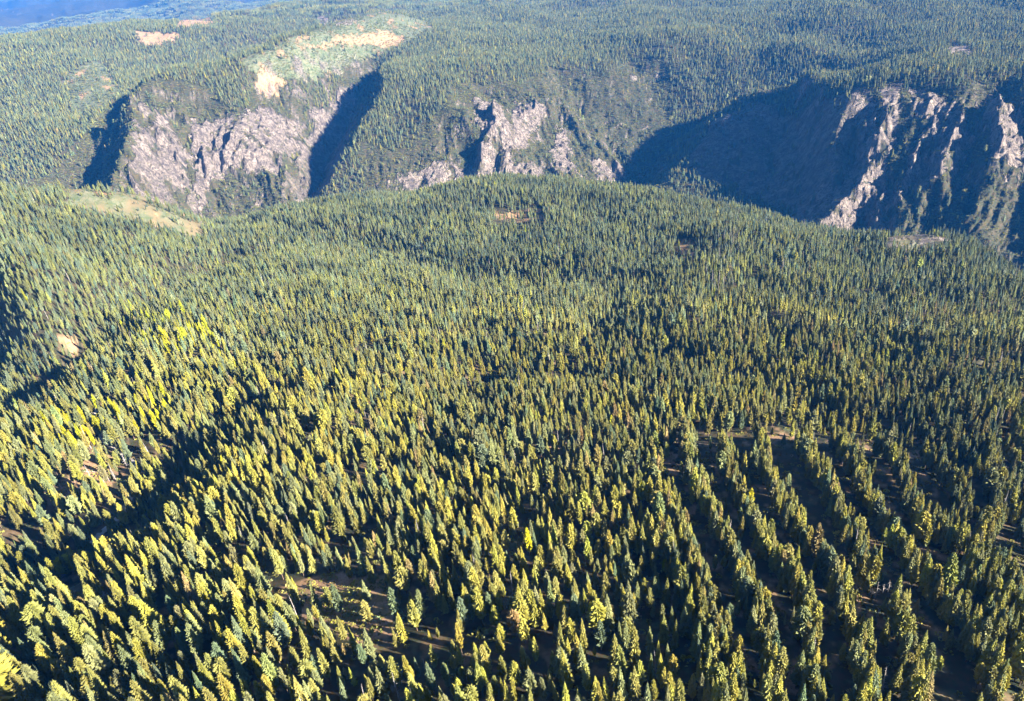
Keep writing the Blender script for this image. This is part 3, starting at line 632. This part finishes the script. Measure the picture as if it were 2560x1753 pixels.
scatter('clearing_shrubs', NG_shrub, x, y, np.stack([s_, s_, s_*0.8], 1), rng.integers(0, 4, len(x)), t_, 0.1)
print('shrubs', len(x))
# distant forest in clumps
x, y = jitter_grid(-8200, 8200, 4000, 12500, 52, 0.5); r_ = np.hypot(x, y); m = (r_ > 5600) & (r_ < 12500); x, y = x[m], y[m]
m = visible(x, y, gz(x, y)+10, 80) & not_hidden(x, y, 25); x, y = x[m], y[m]
m = rng.uniform(0, 1, len(x)) < (0.95+0.5*fbm(x/400, y/400, 3, 160))*(1-0.95*sample(CG_dirt, x, y))*(1-sample(CG_rock, x, y)); x, y = x[m], y[m]
k_, t_ = pick_tint(x, y, np.stack([0.3+0*x, 0*x, 1+0*x, 0.9+0*x, 0*x], 1), 0.15)
scatter('distant_forest', NG_clump, x, y, np.ones((len(x), 3)), rng.integers(0, 4, len(x)), t_*0.85, 0.0)
print('clumps', len(x))

# ------------------------------------------------------------------ dead trees, logs, larches
def dead_tree(u, v, hp, lab, grp, variant=0, k=1.0):
    p_ = hit(u, v); z = gz(p_[0:1], p_[1:2])[0]; dist = math.sqrt(p_[0]**2+p_[1]**2+(z-CAMZ)**2); el = math.atan2(CAMZ-z, math.hypot(*p_))
    H = hp*dist/FPX/math.cos(el)*k; e = bpy.data.objects.new('dead_tree', None); col.objects.link(e); e.location = (p_[0], p_[1], z)
    rnd = random.Random(int(u*7+v)); mb = MB(); tube(mb, (0, 0, -1), (0.2, 0, H*0.55), 0.28, 0.18, 7); tube(mb, (0.2, 0, H*0.55), (0.1, 0.1, H), 0.18, 0.04, 7)
    t = bpy.data.objects.new('trunk', mb.mesh('dead_trunk', [M_snag])); col.objects.link(t); t.parent = e
    mb = MB()
    for q in range((10, 60)[variant]):
        tt = rnd.uniform(.2, .97); a = rnd.uniform(0, 6.28); l_ = ((1-tt)*3.6+0.5)*rnd.uniform(.4, 1)
        tube(mb, (0.15, 0.03, H*tt), (0.15+l_*math.cos(a), 0.03+l_*math.sin(a), H*tt+l_*rnd.uniform(-.4, .1)), 0.10, 0.03, 3)
    t = bpy.data.objects.new('branches', mb.mesh('dead_branches', [M_snag])); col.objects.link(t); t.parent = e
    e.rotation_euler = (rnd.gauss(0, .03), rnd.gauss(0, .03), 0)
    tag(e, lab, 'dead tree', grp)
SR = [(1045,790,240),(985,1020,140),(1060,1060,290),(1210,950,140),(1310,930,200),(1360,1130,260),(1480,1110,90),(1090,1410,170),(1385,1490,240),(1500,1390,200),(1720,1370,110),(940,960,130)]
SR.sort(key=lambda q: q[0])
for k, (a, b, h) in enumerate(SR):
    dead_tree(2050+a/7.747, 1360+b/7.747, h/7.747, 'bare grey dead trunk, %s from the left in the dark gap at the lower right' % ORD[k], 'dead trunks in the lower right gap', 0)
SL = [(660,1480,200,1),(750,1520,200,0),(860,1330,300,1),(960,1300,170,0),(1020,1310,180,1),(1100,1290,120,0),(1170,1250,150,1),(1400,1110,260,1)]
for k, (a, b, h, vv) in enumerate(SL):
    lab = 'large branchy white dead tree, rightmost beside the dark lane at left' if k == 7 else 'pale dead tree with %s, %s from the left in the left clearing' % ('twiggy branches' if vv else 'few branches', ORD[k])
    dead_tree(100+a/6.364, 1000+b/6.364, h/6.364, lab, 'dead trees round the left clearing', vv)
for a, b, h, lab in ((150,1486,32,'pinkish dead tree, left of a pair below the left clearing'),(170,1486,30,'pinkish dead tree, right of a pair below the left clearing')):
    dead_tree(a, b-200, h, lab, 'dead trees round the left clearing', 1)
for a, b, h, lab in ((790,790,140,'small reddish grey dead tree among green conifers at the lower left'),(1390,250,100,'thin leaning white snag in the dark gap at lower left'),(1730,370,90,'short white snag between two olive conifers at lower left'),(490,1050,110,'pale snag standing in the dark lane at the lower left corner')):
    dead_tree(a/5.25, 1450+b/5.25, h/5.25, lab, 'single dead trees at the lower left', 1)
def colour_tree(u, v, hp, kd, rad, tint, lab, cat, seed, name):
    p_ = hit(u, v); z = gz(p_[0:1], p_[1:2])[0]; dist = math.sqrt(p_[0]**2+p_[1]**2+(z-CAMZ)**2); el = math.atan2(CAMZ-z, math.hypot(*p_)); H = hp*dist/FPX/math.cos(el)
    e = bpy.data.objects.new(name, None); col.objects.link(e); e.location = (p_[0], p_[1], z); e.scale = (H/20,)*3
    mb = MB(); crown_mb(mb, random.Random(seed), kd, 20, rad, 1.5, 44, 30); c = bpy.data.objects.new('crown', mb.mesh('crown_mesh', [M_needle])); col.objects.link(c); c.parent = e; c['tint'] = list(tint)
    mb = MB(); trunk_mb(mb, 20); t = bpy.data.objects.new('trunk', mb.mesh('trunk_mesh', [M_bark])); col.objects.link(t); t.parent = e
    tag(e, lab, cat)
colour_tree(170, 1432, 36, 'round', 7.5, (0.42, 0.38, 0.015), 'bright yellow rounded autumn tree beside the creek clearing at left', 'yellow tree', 1, 'autumn_tree')
colour_tree(0, 1800, 130, 'round', 6.2, (0.27, 0.24, 0.04), 'big yellow-green round crown cut off by the lower left corner', 'broad tree', 2, 'broad_tree')
# fallen logs in the clearings
for k, (u, v, a, l_, lab) in enumerate(((190,1225,.5,14,'long pale fallen log at the top of the left clearing'),(165,1240,1.2,11,'pale fallen log on the lower edge of the left clearing'),(225,1180,.2,12,'pale fallen log beside the dead trees in the left clearing'),
        (235,1395,.9,13,'grey fallen log in the creek clearing right of the yellow tree'),(210,1408,.4,10,'short grey log in the creek clearing nearest the yellow tree'),(930,1520,1.4,9,'fallen log on the orange ground right of the brush patch'))):
    p_ = hit(u, v); d_ = np.array([math.cos(a), math.sin(a)])*l_/2; A, B = p_-d_, p_+d_; mb = MB()
    za, zb = gz(A[0:1], A[1:2])[0]+0.3, gz(B[0:1], B[1:2])[0]+0.3; c_ = (A[0], A[1], za)
    tube(mb, (0, 0, 0), (B[0]-A[0], B[1]-A[1], zb-za), 0.24, 0.14, 8); tube(mb, ((B[0]-A[0])*.6, (B[1]-A[1])*.6, (zb-za)*.6), ((B[0]-A[0])*.6+.8, (B[1]-A[1])*.6-.6, (zb-za)*.6+1.2), 0.1, 0.05, 4)
    o = bpy.data.objects.new('fallen_log', mb.mesh('log', [M_snag])); col.objects.link(o); o.location = c_; tag(o, lab, 'log', 'fallen logs in the clearings')
# roads
def road(name, pts, w, lift):
    pw = np.array([hit(u, v) for u, v in pts]); cs = [pw[0]]
    for a, b in zip(pw[:-1], pw[1:]):
        n = max(2, int(np.hypot(*(b-a))/6)); cs += [a+(b-a)*k/n for k in range(1, n+1)]
    cs = np.array(cs)
    for _ in range(4): cs[1:-1] = (cs[:-2]+2*cs[1:-1]+cs[2:])/4
    t = np.gradient(cs, axis=0); t /= np.hypot(t[:, 0], t[:, 1])[:, None]+1e-9; nrm = np.stack([-t[:, 1], t[:, 0]], 1)
    v = []; f = []
    for k in range(len(cs)):
        e = [cs[k]+nrm[k]*w*q for q in (-.5, -.17, .17, .5)]; z = [gz(p_[0:1], p_[1:2])[0] for p_ in e]; zm = max(z)
        v += [(e[j][0], e[j][1], zm+lift) for j in range(4)]+[(e[0][0], e[0][1], z[0]-1.5), (e[3][0], e[3][1], z[3]-1.5)]
        if k:
            a, b = (k-1)*6, k*6; f += [(a+j, a+j+1, b+j+1, b+j) for j in range(3)]+[(a+4, a, b, b+4), (a+3, a+5, b+5, b+3)]
    me = bpy.data.meshes.new(name); me.from_pydata(v, [], f); me.materials.append(M_road); me.update(); o = bpy.data.objects.new(name, me); col.objects.link(o); tag(o, kind='structure')
road('dirt_road', [(228,1020),(246,1040),(250,1075),(262,1110),(300,1130),(336,1160),(338,1215),(315,1275),(270,1325),(235,1355),(200,1400),(150,1440)], 5.5, 0.25)
road('gravel_road', [(2150,93),(2200,91),(2280,87),(2364,84),(2430,85),(2500,87)], 9, 0.8)

# ------------------------------------------------------------------ air
zb = float(GZ.min())+CAMZ-1.0; zt = max(CAMZ+6.0, float(GZ.max())+CAMZ+30); S = 34000
v = [(sx*S, yy, zz) for zz in (zb, zt) for sx, yy in ((-1, -800), (1, -800), (1, S), (-1, S))]
me = bpy.data.meshes.new('haze'); me.from_pydata(v, [], [(0, 3, 2, 1), (4, 5, 6, 7), (0, 1, 5, 4), (1, 2, 6, 5), (2, 3, 7, 6), (3, 0, 4, 7)]); me.update()
mh = bpy.data.materials.new('haze'); mh.use_nodes = True; nt = mh.node_tree; nt.nodes.clear(); out = nt.nodes.new('ShaderNodeOutputMaterial'); pv = nt.nodes.new('ShaderNodeVolumePrincipled')
pv.inputs['Color'].default_value = (0.03, 0.31, 1.0, 1); pv.inputs['Density'].default_value = 0.000027; pv.inputs['Anisotropy'].default_value = 0.0
nt.links.new(pv.outputs[0], out.inputs['Volume']); me.materials.append(mh)
hz = bpy.data.objects.new('haze', me); col.objects.link(hz); tag(hz, kind='stuff')
